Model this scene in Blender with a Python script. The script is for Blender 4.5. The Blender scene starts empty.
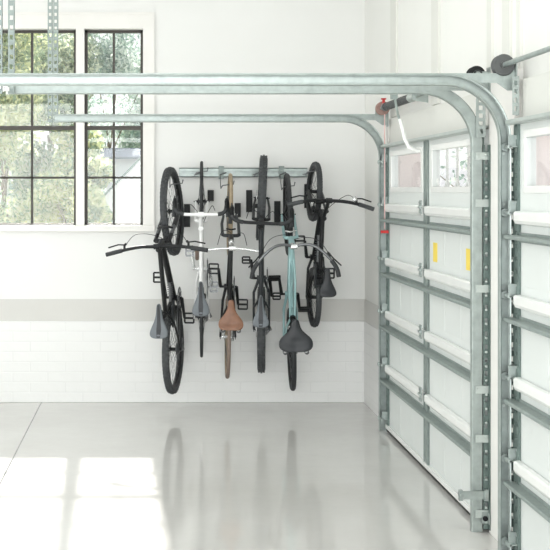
import bpy, bmesh, math, random
from mathutils import Vector, Matrix
random.seed(7)
PI = math.pi
R = math.radians
SC = bpy.context.scene
COL = SC.collection

# ------------------------------------------------------------------ materials
def nt(name):
    m = bpy.data.materials.new(name); m.use_nodes = True
    n = m.node_tree.nodes; l = m.node_tree.links
    return m, n, l, n['Principled BSDF']

def mat(name, col, rough=.5, metal=0., var=.04, scale=8., bump=0., bscale=60., spec=.5, stretch=None, coat=0.):
    m, n, l, p = nt(name)
    tc = n.new('ShaderNodeTexCoord')
    src = tc.outputs['Object']
    if stretch:
        mp = n.new('ShaderNodeMapping'); mp.inputs['Scale'].default_value = stretch
        l.new(src, mp.inputs['Vector']); src = mp.outputs[0]
    no = n.new('ShaderNodeTexNoise'); no.inputs['Scale'].default_value = scale; no.inputs['Detail'].default_value = 4
    l.new(src, no.inputs['Vector'])
    r = n.new('ShaderNodeValToRGB')
    r.color_ramp.elements[0].position = .3; r.color_ramp.elements[1].position = .7
    r.color_ramp.elements[0].color = (*[max(0, c*(1-var)) for c in col], 1)
    r.color_ramp.elements[1].color = (*[min(1, c*(1+var)) for c in col], 1)
    l.new(no.outputs['Fac'], r.inputs['Fac']); l.new(r.outputs['Color'], p.inputs['Base Color'])
    p.inputs['Roughness'].default_value = rough; p.inputs['Metallic'].default_value = metal
    p.inputs['Specular IOR Level'].default_value = spec; p.inputs['Coat Weight'].default_value = coat
    if bump:
        b = n.new('ShaderNodeBump'); b.inputs['Strength'].default_value = bump; b.inputs['Distance'].default_value = .01
        n2 = n.new('ShaderNodeTexNoise'); n2.inputs['Scale'].default_value = bscale
        l.new(src, n2.inputs['Vector']); l.new(n2.outputs['Fac'], b.inputs['Height']); l.new(b.outputs[0], p.inputs['Normal'])
    return m

M = {}
M['wall'] = mat('white wall paint', (.80,.80,.785), .6, var=.012, scale=1.5, bump=.05, bscale=90)
M['wall_r'] = mat('white board paint', (.80,.80,.77), .5, var=.015, scale=2)
M['ceiling'] = mat('ceiling paint', (.82,.82,.81), .7, var=.01)
M['trim'] = mat('white trim paint', (.80,.785,.755), .4, var=.01)
M['batten'] = mat('shaded batten paint', (.70,.70,.66), .45, var=.01)  # darker than the wall: shading of battens and header put into the colour
M['bandm'] = mat('grey beige curb paint', (.62,.61,.585), .5, var=.02, scale=3)
M['bronze'] = mat('dark bronze window metal', (.055,.05,.043), .45, .3)
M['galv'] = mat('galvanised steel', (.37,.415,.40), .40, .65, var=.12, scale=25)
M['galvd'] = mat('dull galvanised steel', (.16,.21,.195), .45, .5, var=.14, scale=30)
M['galvm'] = mat('grey zinc steel', (.27,.315,.30), .5, .3, var=.08, scale=30)  # mid-grey zinc for straps, struts and centre stiles
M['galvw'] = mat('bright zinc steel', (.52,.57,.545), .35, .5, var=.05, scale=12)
M['doorw'] = mat('white door enamel', (.67,.70,.685), .42, var=.015, scale=3)
M['railw'] = mat('bright white rail enamel', (.84,.85,.83), .25, .1, var=.02)
M['blackp'] = mat('black plastic', (.012,.013,.014), .5, var=.1, spec=.3)
M['rubber'] = mat('tire rubber', (.055,.059,.062), .7, var=.15, scale=40)
M['rubberd'] = mat('dark rubber', (.028,.03,.032), .7, var=.15, scale=40)
M['tan'] = mat('tan tire sidewall', (.33,.26,.175), .7, var=.12, scale=20)
M['brownt'] = mat('brown tire rubber', (.22,.165,.135), .7, var=.12, scale=20)
M['alu'] = mat('polished aluminium', (.72,.73,.73), .25, .85, var=.06)
M['steel'] = mat('dark steel', (.16,.165,.17), .35, .7, var=.1)
M['blackf'] = mat('black frame paint', (.012,.013,.014), .32, .0, var=.1, spec=.35)
M['greyf'] = mat('charcoal frame paint', (.04,.044,.048), .35, .2, var=.1, spec=.35)
M['whitef'] = mat('white frame paint', (.80,.80,.80), .3, .0, var=.03, coat=.4)
M['teal'] = mat('pale teal frame paint', (.33,.52,.53), .3, .0, var=.04, coat=.4)
M['leather'] = mat('tan saddle leather', (.20,.095,.055), .45, var=.15, scale=30)
M['saddleg'] = mat('grey saddle cover', (.13,.145,.16), .5, var=.06)
M['saddleb'] = mat('black saddle cover', (.022,.024,.028), .5, var=.1)
M['red'] = mat('red cord', (.62,.04,.04), .5, var=.08)
M['redp'] = mat('faded red cord', (.74,.48,.46), .6, var=.08)
M['yellow'] = mat('yellow label', (.80,.62,.10), .5, var=.04)
M['springd'] = mat('oiled spring steel', (.055,.06,.06), .4, .6, var=.2, scale=30)
M['drum'] = mat('cast grey drum', (.10,.105,.105), .5, .3, var=.12, scale=25)
M['castr'] = mat('weathered red drum', (.34,.22,.19), .55, .3, var=.2, scale=30)
M['bark'] = mat('bark', (.26,.22,.17), .8, var=.3, scale=10)
M['pinkw'] = mat('pale pink masonry paint', (.88,.80,.77), .7, var=.03, scale=5)
M['housew'] = mat('white stucco', (.82,.84,.86), .7, var=.02, scale=2)
M['roof'] = mat('blue grey shingle', (.20,.23,.27), .8, var=.2, scale=6)
M['lawn'] = mat('lawn ground', (.35,.36,.28), .9, var=.2, scale=2)
M['reflect'] = mat('red reflector', (.5,.03,.03), .3)

def leafmat(name, a, b):
    m, n, l, p = nt(name)
    tc = n.new('ShaderNodeTexCoord'); no = n.new('ShaderNodeTexNoise'); no.inputs['Scale'].default_value = 1.3; no.inputs['Detail'].default_value = 6
    l.new(tc.outputs['Object'], no.inputs['Vector'])
    r = n.new('ShaderNodeValToRGB'); r.color_ramp.elements[0].position = .36; r.color_ramp.elements[1].position = .64
    r.color_ramp.elements[0].color = (*a, 1); r.color_ramp.elements[1].color = (*b, 1)
    ge = n.new('ShaderNodeNewGeometry'); ma = n.new('ShaderNodeMath'); ma.operation = 'MULTIPLY_ADD'
    l.new(ge.outputs['Random Per Island'], ma.inputs[0]); ma.inputs[1].default_value = .5; l.new(no.outputs['Fac'], ma.inputs[2])
    mb = n.new('ShaderNodeMath'); mb.operation = 'SUBTRACT'; l.new(ma.outputs[0], mb.inputs[0]); mb.inputs[1].default_value = .25
    l.new(mb.outputs[0], r.inputs['Fac']); l.new(r.outputs['Color'], p.inputs['Base Color'])
    p.inputs['Roughness'].default_value = .5
    t = n.new('ShaderNodeBsdfTranslucent'); l.new(r.outputs['Color'], t.inputs['Color'])
    mx = n.new('ShaderNodeMixShader'); mx.inputs[0].default_value = .5
    l.new(p.outputs[0], mx.inputs[1]); l.new(t.outputs[0], mx.inputs[2])
    l.new(mx.outputs[0], n['Material Output'].inputs['Surface'])
    return m
LEAF = [leafmat('silvery green leaves', (.34,.44,.40), (.80,.85,.78)),
        leafmat('yellow green leaves', (.32,.41,.29), (.86,.87,.58)),
        leafmat('olive green leaves', (.32,.40,.31), (.80,.82,.64))]

def glassmat(name, spec=.06, tint=(1,1,1)):
    m, n, l, p = nt(name)
    t = n.new('ShaderNodeBsdfTransparent'); t.inputs[0].default_value = (*tint, 1)
    g = n.new('ShaderNodeBsdfGlossy'); g.inputs['Roughness'].default_value = .02
    lw = n.new('ShaderNodeLayerWeight'); lw.inputs['Blend'].default_value = .5
    pw = n.new('ShaderNodeMath'); pw.operation = 'POWER'; l.new(lw.outputs['Facing'], pw.inputs[0]); pw.inputs[1].default_value = 5
    ml = n.new('ShaderNodeMath'); ml.operation = 'MULTIPLY_ADD'; l.new(pw.outputs[0], ml.inputs[0]); ml.inputs[1].default_value = .5; ml.inputs[2].default_value = .03
    mx = n.new('ShaderNodeMixShader'); l.new(ml.outputs[0], mx.inputs[0])
    l.new(t.outputs[0], mx.inputs[1]); l.new(g.outputs[0], mx.inputs[2])
    l.new(mx.outputs[0], n['Material Output'].inputs['Surface']); return m
M['glass'] = glassmat('clear window glass')

def floormat():
    m, n, l, p = nt('polished concrete')
    tc = n.new('ShaderNodeTexCoord')
    a = n.new('ShaderNodeTexNoise'); a.inputs['Scale'].default_value = 1.1; a.inputs['Detail'].default_value = 8; a.inputs['Roughness'].default_value = .6
    l.new(tc.outputs['Object'], a.inputs['Vector'])
    r = n.new('ShaderNodeValToRGB'); r.color_ramp.elements[0].position = .3; r.color_ramp.elements[1].position = .72
    r.color_ramp.elements[0].color = (.57,.56,.535,1); r.color_ramp.elements[1].color = (.64,.63,.61,1)
    l.new(a.outputs['Fac'], r.inputs['Fac'])
    # saw-cut joints: one line along Y (x = -.93), one along Y on the right
    sx = n.new('ShaderNodeSeparateXYZ'); l.new(tc.outputs['Object'], sx.inputs[0])
    def line(val, w):
        s = n.new('ShaderNodeMath'); s.operation = 'SUBTRACT'; l.new(sx.outputs['X'], s.inputs[0]); s.inputs[1].default_value = val
        ab = n.new('ShaderNodeMath'); ab.operation = 'ABSOLUTE'; l.new(s.outputs[0], ab.inputs[0])
        c = n.new('ShaderNodeMath'); c.operation = 'LESS_THAN'; l.new(ab.outputs[0], c.inputs[0]); c.inputs[1].default_value = w
        return c
    c1 = line(-.93 - FX, .0045)
    mx = n.new('ShaderNodeMixRGB'); mx.inputs[2].default_value = (.16,.16,.16,1)
    l.new(c1.outputs[0], mx.inputs[0]); l.new(r.outputs['Color'], mx.inputs[1]); l.new(mx.outputs[0], p.inputs['Base Color'])
    b = n.new('ShaderNodeTexNoise'); b.inputs['Scale'].default_value = 2.4; b.inputs['Detail'].default_value = 6
    l.new(tc.outputs['Object'], b.inputs['Vector'])
    mr = n.new('ShaderNodeMapRange'); mr.inputs['To Min'].default_value = .02; mr.inputs['To Max'].default_value = .09
    mr.inputs['From Min'].default_value = .3; mr.inputs['From Max'].default_value = .7
    l.new(b.outputs['Fac'], mr.inputs['Value']); l.new(mr.outputs[0], p.inputs['Roughness'])
    bp = n.new('ShaderNodeBump'); bp.inputs['Strength'].default_value = .10; bp.inputs['Distance'].default_value = .01
    c = n.new('ShaderNodeTexNoise'); c.inputs['Scale'].default_value = 7; c.inputs['Detail'].default_value = 4
    l.new(tc.outputs['Object'], c.inputs['Vector']); l.new(c.outputs['Fac'], bp.inputs['Height']); l.new(bp.outputs[0], p.inputs['Normal'])
    p.inputs['Specular IOR Level'].default_value = .85
    return m

def brickmat(name, axes, base=(.80,.80,.79), mort=(.755,.755,.75), bw=.30, bh=.087, bump=.35):
    m, n, l, p = nt(name)
    tc = n.new('ShaderNodeTexCoord'); s = n.new('ShaderNodeSeparateXYZ'); c = n.new('ShaderNodeCombineXYZ')
    l.new(tc.outputs['Object'], s.inputs[0]); l.new(s.outputs[axes[0]], c.inputs[0]); l.new(s.outputs[axes[1]], c.inputs[1])
    b = n.new('ShaderNodeTexBrick'); l.new(c.outputs[0], b.inputs['Vector'])
    b.inputs['Scale'].default_value = 1; b.inputs['Brick Width'].default_value = bw; b.inputs['Row Height'].default_value = bh
    b.inputs['Mortar Size'].default_value = .006; b.inputs['Mortar Smooth'].default_value = .6
    b.inputs['Color1'].default_value = (*base, 1); b.inputs['Color2'].default_value = (*[x*1.02 for x in base], 1); b.inputs['Mortar'].default_value = (*mort, 1)
    no = n.new('ShaderNodeTexNoise'); no.inputs['Scale'].default_value = 3; no.inputs['Detail'].default_value = 5; l.new(c.outputs[0], no.inputs['Vector'])
    mx = n.new('ShaderNodeMixRGB'); mx.inputs[2].default_value = (*base, 1)
    mr = n.new('ShaderNodeMapRange'); mr.inputs['From Min'].default_value = .35; mr.inputs['From Max'].default_value = .65
    l.new(no.outputs['Fac'], mr.inputs['Value']); l.new(mr.outputs[0], mx.inputs[0]); l.new(b.outputs['Color'], mx.inputs[1])
    l.new(mx.outputs[0], p.inputs['Base Color']); p.inputs['Roughness'].default_value = .55
    n2 = n.new('ShaderNodeTexNoise'); n2.inputs['Scale'].default_value = 14; n2.inputs['Detail'].default_value = 5; l.new(c.outputs[0], n2.inputs['Vector'])
    ad = n.new('ShaderNodeMath'); ad.operation = 'MULTIPLY_ADD'; l.new(b.outputs['Fac'], ad.inputs[0]); ad.inputs[1].default_value = -.6
    l.new(n2.outputs['Fac'], ad.inputs[2])
    bp = n.new('ShaderNodeBump'); bp.inputs['Strength'].default_value = bump; bp.inputs['Distance'].default_value = .006
    l.new(ad.outputs[0], bp.inputs['Height']); l.new(bp.outputs[0], p.inputs['Normal'])
    return m
M['brick'] = brickmat('white painted brick', ('X','Z'))
M['brickr'] = brickmat('white painted brick side', ('Y','Z'))

# ------------------------------------------------------------------ mesh builder
class MB:
    def __init__(s, f=None): s.bm = bmesh.new(); s.f = f or (lambda p: p)
    def v(s, p): return s.bm.verts.new(s.f(Vector(p)))
    def face(s, vs):
        try: s.bm.faces.new(vs)
        except ValueError: pass
    def box(s, a, b):
        x0,x1 = sorted((a[0],b[0])); y0,y1 = sorted((a[1],b[1])); z0,z1 = sorted((a[2],b[2]))
        q = [s.v(p) for p in ((x0,y0,z0),(x1,y0,z0),(x1,y1,z0),(x0,y1,z0),(x0,y0,z1),(x1,y0,z1),(x1,y1,z1),(x0,y1,z1))]
        for i in ((0,3,2,1),(4,5,6,7),(0,1,5,4),(1,2,6,5),(2,3,7,6),(3,0,4,7)): s.face([q[k] for k in i])
        return s
    def cbox(s, c, d): return s.box([c[i]-d[i]/2 for i in range(3)], [c[i]+d[i]/2 for i in range(3)])
    def obox(s, c, ax, d):
        # oriented box: ax = three unit vectors
        c = Vector(c); q = []
        for sz in (-1,1):
            for sx, sy in ((-1,-1),(1,-1),(1,1),(-1,1)):
                q.append(s.v(c + ax[0]*(sx*d[0]/2) + ax[1]*(sy*d[1]/2) + ax[2]*(sz*d[2]/2)))
        for i in ((0,3,2,1),(4,5,6,7),(0,1,5,4),(1,2,6,5),(2,3,7,6),(3,0,4,7)): s.face([q[k] for k in i])
        return s
    def prism(s, poly, axis, a, b):
        # poly: list of 2D points in the plane orthogonal to axis
        def P(u, w, t): return {'x':(t,u,w),'y':(u,t,w),'z':(u,w,t)}[axis]
        A = [s.v(P(u,w,a)) for u,w in poly]; B = [s.v(P(u,w,b)) for u,w in poly]; n = len(poly)
        for i in range(n): s.face([A[i],A[(i+1)%n],B[(i+1)%n],B[i]])
        s.face(A[::-1]); s.face(B); return s
    def tube(s, pts, r, seg=8, cap=True, closed=False):
        pts = [Vector(p) for p in pts]; n = len(pts); rr = r if isinstance(r, (list,tuple)) else [r]*n
        rings = []; up = None
        for i, p in enumerate(pts):
            if closed: t = pts[(i+1)%n]-pts[i-1]
            elif i == 0: t = pts[1]-pts[0]
            elif i == n-1: t = pts[-1]-pts[-2]
            else: t = (pts[i+1]-p).normalized()+(p-pts[i-1]).normalized()
            t.normalize()
            if up is None:
                up = Vector((0,0,1)) if abs(t.z) < .9 else Vector((1,0,0))
            up = (up - t*up.dot(t))
            if up.length < 1e-5: up = t.orthogonal()
            up.normalize(); w = t.cross(up)
            rings.append([s.v(p + (up*math.cos(2*PI*k/seg) + w*math.sin(2*PI*k/seg))*rr[i]) for k in range(seg)])
        m = n if closed else n-1
        for i in range(m):
            A, B = rings[i], rings[(i+1)%n]
            for k in range(seg): s.face([A[k],A[(k+1)%seg],B[(k+1)%seg],B[k]])
        if cap and not closed: s.face(rings[0][::-1]); s.face(rings[-1])
        return s
    def lathe(s, prof, c, axis, seg=24, closed=False):
        # prof: list of (distance along axis, radius)
        c = Vector(c); ax = Vector(axis).normalized(); u = ax.orthogonal().normalized(); w = ax.cross(u)
        rings = []
        for h, r in prof:
            r = max(r, 1e-4)
            rings.append([s.v(c + ax*h + (u*math.cos(2*PI*k/seg)+w*math.sin(2*PI*k/seg))*r) for k in range(seg)])
        n = len(rings)
        for i in range(n if closed else n-1):
            A, B = rings[i], rings[(i+1)%n]
            for k in range(seg): s.face([A[k],A[(k+1)%seg],B[(k+1)%seg],B[k]])
        if not closed: s.face(rings[0][::-1]); s.face(rings[-1])
        return s
    def strip(s, path, prof):
        # path: list of (point, normal, side); prof: list of (n, y) offsets -> open swept surface
        rows = [[s.v(Vector(p)+Vector(nn)*a+Vector(ss)*b) for a,b in prof] for p,nn,ss in path]
        for i in range(len(rows)-1):
            for k in range(len(prof)-1): s.face([rows[i][k],rows[i][k+1],rows[i+1][k+1],rows[i+1][k]])
        return s

ABS = {}
def tag(o, label=None, cat=None, group=None, kind=None):
    if label: o['label'] = label
    if cat: o['category'] = cat
    if group: o['group'] = group
    if kind: o['kind'] = kind
    return o
def empty(name, loc, label=None, cat=None, group=None, kind=None):
    o = bpy.data.objects.new(name, None); COL.objects.link(o); o.location = loc; o.empty_display_size = .1
    ABS[o.name] = Vector(loc)
    return tag(o, label, cat, group, kind)
def obj(name, mb, m, parent=None, label=None, smooth=False, bevel=0, solid=0, origin=None):
    bm = mb.bm
    bmesh.ops.recalc_face_normals(bm, faces=bm.faces) if not solid else None
    xs = [v.co for v in bm.verts]
    c = Vector([(min(p[i] for p in xs)+max(p[i] for p in xs))/2 for i in range(3)])
    if not parent and origin is None: c.z = min(p.z for p in xs)
    if origin is not None: c = Vector(origin)
    for v in bm.verts: v.co -= c
    me = bpy.data.meshes.new(name); bm.to_mesh(me); bm.free()
    me.materials.append(m)
    if smooth:
        for p in me.polygons: p.use_smooth = True
    o = bpy.data.objects.new(name, me); COL.objects.link(o)
    if smooth == 'auto' or smooth is True:
        try: me.set_sharp_from_angle(angle=R(40))
        except Exception: pass
    o.location = c - (ABS[parent.name] if parent else Vector((0,0,0)))
    ABS[o.name] = c.copy()
    if parent: o.parent = parent
    if bevel:
        b = o.modifiers.new('bevel', 'BEVEL'); b.width = bevel; b.segments = 2; b.limit_method = 'ANGLE'
    if solid:
        b = o.modifiers.new('solid', 'SOLIDIFY'); b.thickness = solid; b.offset = 0
    if label: o['label'] = label
    return o
def struct(name, mb, m, label=None, **k):
    o = obj(name, mb, m, **k); o['kind'] = 'structure'
    if label: o['label'] = label
    return o

# ------------------------------------------------------------------ room dimensions (metres; camera at x=0, y=0)
H = 1.82          # eye height
YB = 9.838        # back wall
XR = 1.846        # right wall
XL = -3.3
YF = -2.6
ZC = 3.75
F = 1146.         # focal length in pixels of the 550 px frame
FX = (XL+XR)/2

# floor
M['floor'] = floormat()
struct('floor', MB().box((XL-.2,YF,-.15),(XR+.25,YB+.02,0)), M['floor'], 'pale glossy concrete garage floor', origin=(FX,0,0))
struct('ceiling', MB().box((XL-.2,YF,ZC),(XR+.25,YB+.25,ZC+.15)), M['ceiling'], 'white ceiling')
struct('wall_left', MB().box((XL-.2,YF,0),(XL,YB+.02,ZC)), M['wall'], 'white left wall')

# windows: pixel layout converted to wall coordinates
S0 = F/YB
def wx(x): return (x-150)/S0
def wz(y): return H-(y-190)/S0
W1 = (wx(-15), wx(76)); W2 = (wx(84.5), wx(143)); WZ = (wz(225), wz(29))
b = MB()
T = .20
zb = wz(300)
b.box((XL,YB,wz(299)),(W1[0],YB+T,ZC)); b.box((W2[1],YB,wz(299)),(XR+.02,YB+T,ZC))
b.box((W1[0],YB,wz(299)),(W2[1],YB+T,WZ[0])); b.box((W1[0],YB,WZ[1]),(W2[1],YB+T,ZC)); b.box((W1[1],YB,WZ[0]),(W2[0],YB+T,WZ[1]))
struct('wall_back', b, M['wall'], 'white back wall behind the bikes')
struct('trim_1', MB().box((XL,YB-.006,wz(321)),(XR,YB+T,wz(299))), M['bandm'], 'grey painted band along the back wall')
struct('baseboard_back', MB().box((XL,YB-.022,0),(XR,YB+T,wz(321))), M['brick'], 'white painted brick base of the back wall', bevel=.004)
# window casing
b = MB()
cy = YB-.018
co = (wx(-40), wx(154), wz(13))
b.box((co[0],cy,WZ[1]),(co[1]-.012,YB,co[2]-.018)); b.box((W2[1],cy,WZ[0]),(co[1]-.012,YB,WZ[1])); b.box((co[0],cy,WZ[0]),(W1[0],YB,WZ[1]))
b.box((W1[1],cy,WZ[0]),(W2[0],YB+.05,WZ[1]))
b.box((co[0],YB-.026,co[2]-.018),(co[1]+.004,YB,co[2]+.004)); b.box((co[1]-.012,YB-.026,WZ[0]),(co[1]+.004,YB,co[2]-.018))
struct('trim_2', b, M['trim'], 'white casing around the two windows')
struct('trim_3', MB().box((co[0],YB-.05,WZ[0]-.055),(co[1]+.01,YB+.12,WZ[0])), M['trim'], 'white sill below the windows', bevel=.004)
def window(name, X0, X1, mx, label):
    root = empty(name, ((X0+X1)/2, YB+.1, WZ[0]), label, kind='structure')
    y0, y1 = YB+.07, YB+.12
    fr = .022
    b = MB()
    b.box((X0,y0,WZ[0]),(X0+fr,y1,WZ[1])); b.box((X1-fr,y0,WZ[0]),(X1,y1,WZ[1]))
    b.box((X0,y0,WZ[0]),(X1,y1,WZ[0]+.012)); b.box((X0,y0,WZ[1]-fr),(X1,y1,WZ[1]))
    b.box((X0,y0-.01,wz(129.5)),(X1,y1,wz(125.5)))
    obj('window_frame', b, M['bronze'], root)
    b = MB()
    for m in mx: b.box((m-.010,y0+.012,WZ[0]),(m+.010,y1-.012,WZ[1]))
    for yy in (78, 177.5): b.box((X0,y0+.012,wz(yy)-.009),(X1,y1-.012,wz(yy)+.009))
    obj('muntin', b, M['bronze'], root)
    obj('pane', MB().box((X0,y0+.022,WZ[0]),(X1,y0+.026,WZ[1])), M['glass'], root)
window('window_1', W1[0], W1[1], [wx(31)], 'wide dark framed window at the left')
window('window_2', W2[0], W2[1], [wx(113.5)], 'narrower dark framed window beside the bikes')

# right wall with two garage door openings
D1 = (6.13, 8.63)     # door 1: near and far edges along Y
D2 = (3.04, 5.60)     # door 2
XD = 1.785            # inner face of both doors
DT = 2.15
O1 = (D1[0]+.04, D1[1]-.03); O2 = (D2[0]+.03, D2[1]-.03); OZ = 2.12
XO = XR+.03
b = MB()
b.box((XR,YF,0),(XO,O2[0],ZC)); b.box((XR,O2[1],0),(XO,O1[0],ZC)); b.box((XR,O1[1],0),(XO,YB,ZC))
b.box((XR,O2[0],OZ),(XO,O2[1],ZC)); b.box((XR,O1[0],OZ),(XO,O1[1],ZC))
struct('wall_right', b, M['wall_r'], 'white right wall above and around the garage doors')
b = MB()
XQ = XO+.27
b.box((XO,YF,0),(XQ,O2[0]+.0,ZC)); b.box((XO,O2[1]+.0,0),(XQ,O1[0]-.0,ZC)); b.box((XO,O1[1]+.0,0),(XQ,YB+T,ZC))
b.box((XO,O2[0],OZ),(XQ,O2[1],ZC)); b.box((XO,O1[0],OZ),(XQ,O1[1],ZC))
struct('trim_4', b, M['pinkw'], 'pale pink outer masonry seen through the door windows')
# return of band and brick on the right wall beyond door 1
struct('trim_5', MB().box((XR-.006,D1[1]+.11,wz(321)),(XR,YB-.006,wz(299))), M['bandm'], 'grey painted band on the right wall corner')
struct('baseboard_right', MB().box((XR-.012,D1[1]+.11,0),(XR,YB-.022,wz(321))), M['brickr'], 'white painted brick base at the right corner')
# header boards, battens, jamb trim
b = MB()
for yy, w in ((8.63,.20),(7.37,.18),(6.19,.08),(5.90,.12),(5.70,.06),(4.6,.18),(3.4,.18)):
    b.box((XR-.016,yy-w/2,2.37),(XR,yy+w/2,ZC))
struct('trim_6', b, M['batten'], 'white vertical battens above the garage doors')
struct('trim_7', MB().box((XR-.03,O2[0]-.1,OZ),(XR,O2[1]+.02,2.36)).box((XR-.03,O1[0]-.02,OZ),(XR,O1[1]+.12,2.36)), M['batten'], 'white header boards over the garage doors')
struct('trim_8', MB().box((1.80,5.66,0),(XR,6.085,2.42)), M['trim'], 'white post between the two garage doors', bevel=.004)
struct('trim_9', MB().box((1.80,D1[1]+.045,0),(XR,D1[1]+.10,2.36)), M['trim'], 'white jamb at the far side of the first garage door')

# ------------------------------------------------------------------ garage doors
SEAM = [.03, .506, .908, 1.306, 1.71, DT]
def hinge_mb(y, z, w=.05):
    b = MB()
    b.cbox((XD-.043,y,z+.022),(.006,w,.045)); b.cbox((XD-.043,y,z-.022),(.006,w,.045))
    b.tube([(XD-.05,y-w/2,z),(XD-.05,y+w/2,z)], .008, 8)
    for dz in (-.03,.03):
        for dy in (-.012,.012): b.tube([(XD-.052,y+dy,z+dz),(XD-.042,y+dy,z+dz)], .006, 6)
    return b
def roller_mb(y, z, side):
    # bracket standing off the stile with a stem and a wheel running in the track; side = +1 towards +Y
    b = MB()
    b.cbox((XD-.022,y-side*.03,z),(.044,.05,.006)); b.cbox((XD-.022,y-side*.03,z+.03),(.044,.005,.055)); b.cbox((XD-.004,y-side*.03,z+.01),(.006,.055,.09))
    b.tube([(XD-.045,y-side*.05,z),(XD-.045,y+side*.03,z)], .006, 8)
    b.tube([(XD-.045,y-side*.055,z),(XD-.045,y-side*.005,z)], .011, 8)
    b.lathe([(-.009,.0),(-.009,.020),(-.003,.023),(.003,.023),(.009,.020),(.009,.0)], (XD-.045,y+side*.022,z), (0,1,0), 14)
    return b
def garage_door(name, D, label, nhalf=2, see_far=False):
    y0, y1 = D
    root = empty(name, (XD, (y0+y1)/2, 0), label, kind='structure')
    ym = (y0+y1)/2
    halves = [(y0+.07, ym-.05), (ym+.05, y1-.07)]
    wins = [(h0+.10, h1-.10) for h0,h1 in halves]
    wz0, wz1 = 1.84, 2.07
    for i in range(5):
        a, c = SEAM[i]+.003, SEAM[i+1]-.003
        b = MB()
        if i < 4:
            b.box((XD+.004,y0,a),(XD+.045,y1,c))
            for h0,h1 in halves:      # shallow embossed fields
                n = 3
                for k in range(n):
                    p0 = h0+.02+(h1-h0-.04)*k/n; p1 = h0+.02+(h1-h0-.04)*(k+1)/n
                    b.box((XD+.0015,p0+.004,a+.05),(XD+.006,p1-.004,c-.05))
        else:
            ys = [y0, wins[0][0], wins[0][1], wins[1][0], wins[1][1], y1]
            b.box((XD,y0,a),(XD+.045,y1,wz0)); b.box((XD,y0,wz1),(XD+.045,y1,c))
            for k in (0,2,4): b.box((XD,ys[k],wz0),(XD+.045,ys[k+1],wz1))
        obj('door_section', b, M['doorw'], root, bevel=.0015)
    for k, (a, c) in enumerate(wins):
        b = MB(); t = .035
        b.box((XD-.006,a-t,wz0-t),(XD,c+t,wz0)); b.box((XD-.006,a-t,wz1),(XD,c+t,wz1+t))
        b.box((XD-.006,a-t,wz0),(XD,a,wz1)); b.box((XD-.006,c,wz0),(XD,c+t,wz1))
        fr = obj('door_window', b, M['railw'], root, 'white framed window in the top section', bevel=.001)
        obj('pane', MB().box((XD+.02,a,wz0),(XD+.023,c,wz1)), M['glass'], fr)
        if k == 0:
            b = MB(); n = 4; wdt = (c-a)/n
            for q in range(1, n): b.box((XD+.027,a+wdt*q-.016,wz0),(XD+.034,a+wdt*q+.016,wz1))
            for q in range(n):
                cx = a+wdt*(q+.5); rr = wdt/2
                pts = [(XD+.03, cx+rr*math.cos(t_), wz0+.05+.6*rr*math.sin(t_)) for t_ in [PI+PI*j/10 for j in range(11)]]
                b.tube(pts, .009, 6)
            obj('grille', b, M['railw'], fr, 'white arched grille bars')
    # stiles
    for k, (a, c) in enumerate(((y0, y0+.07), (ym-.05, ym+.05), (y1-.075, y1))):
        b = MB()
        for i in range(5):
            za, zc = SEAM[i]+.004, SEAM[i+1]-.004
            if k == 1: b.box((XD-.006,a,za),(XD+.003,c,zc)); b.box((XD-.012,a,za),(XD-.004,a+.005,zc)); b.box((XD-.012,c-.005,za),(XD-.004,c,zc))
            else:
                # punched end stile: two strips with a ladder of bridges leaves a row of holes
                m = (a+c)/2
                b.box((XD-.008,a,za),(XD+.002,m-.012,zc)); b.box((XD-.008,m+.012,za),(XD+.002,c,zc))
                z = za
                while z < zc:
                    b.box((XD-.008,m-.012,z),(XD+.002,m+.012,min(zc,z+.042))); z += .062
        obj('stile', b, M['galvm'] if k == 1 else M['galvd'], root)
    for i in range(1, 5):
        z = SEAM[i]
        for h0, h1 in halves:
            b = MB()
            b.prism([(XD,z-.058),(XD-.024,z-.052),(XD-.032,z-.036),(XD-.032,z+.0),(XD-.024,z+.008),(XD,z+.010)], 'y', h0+.0, h1-.0)
            obj('rail', b, M['railw'], root, bevel=.002)
        # strut: hat section, galvanised
        zs = z-.118
        b = MB()
        path = [((XD,y0+.0,zs),(1,0,0),(0,0,1)), ((XD,y1-.0,zs),(1,0,0),(0,0,1))]
        b.strip(path, [(-.002,.024),(-.004,.009),(-.054,.009),(-.057,.006),(-.057,-.006),(-.054,-.009),(-.004,-.009),(-.002,-.024)])
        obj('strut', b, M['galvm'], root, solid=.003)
        obj('hinge', hinge_mb(ym, z), M['galv'], root)
    b = MB()
    b.prism([(XD-.045,DT-.015),(XD-.05,DT-.006),(XD-.05,DT+.010),(XD-.02,DT+.016),(XD+.03,DT+.014),(XD+.003,DT-.012)], 'y', y0, y1)
    obj('top_rail', b, M['galvw'], root)
    for side, yy in ((-1, y0), (1, y1)):
        for z in [.10]+SEAM[1:5]+[2.03]:
            obj('roller', roller_mb(yy, z, side), M['galv'], root)
    obj('bottom_rail', MB().box((XD-.012,y0,.03),(XD+.002,y1,.06)), M['railw'], root, 'white rail along the bottom edge')
    obj('bottom_seal', MB().prism([(XD-.008,.032),(XD+.045,.032),(XD+.045,.012),(XD+.02,.0),(XD+.0,.004),(XD-.008,.014)], 'y', y0+.005, y1-.005), M['blackp'], root, 'black rubber seal')
    return root, ym
d1, ym1 = garage_door('door_1', D1, 'white sectional garage door in full view, ribbed with steel struts')
d2, ym2 = garage_door('door_2', D2, 'white sectional garage door cut off by the right edge')
for yy in (7.17, 6.42):
    obj('warning_label', MB().box((XD-.0025,yy-.045,1.37),(XD+.0035,yy+.045,1.49)), M['yellow'], d1, 'yellow warning label')

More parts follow.
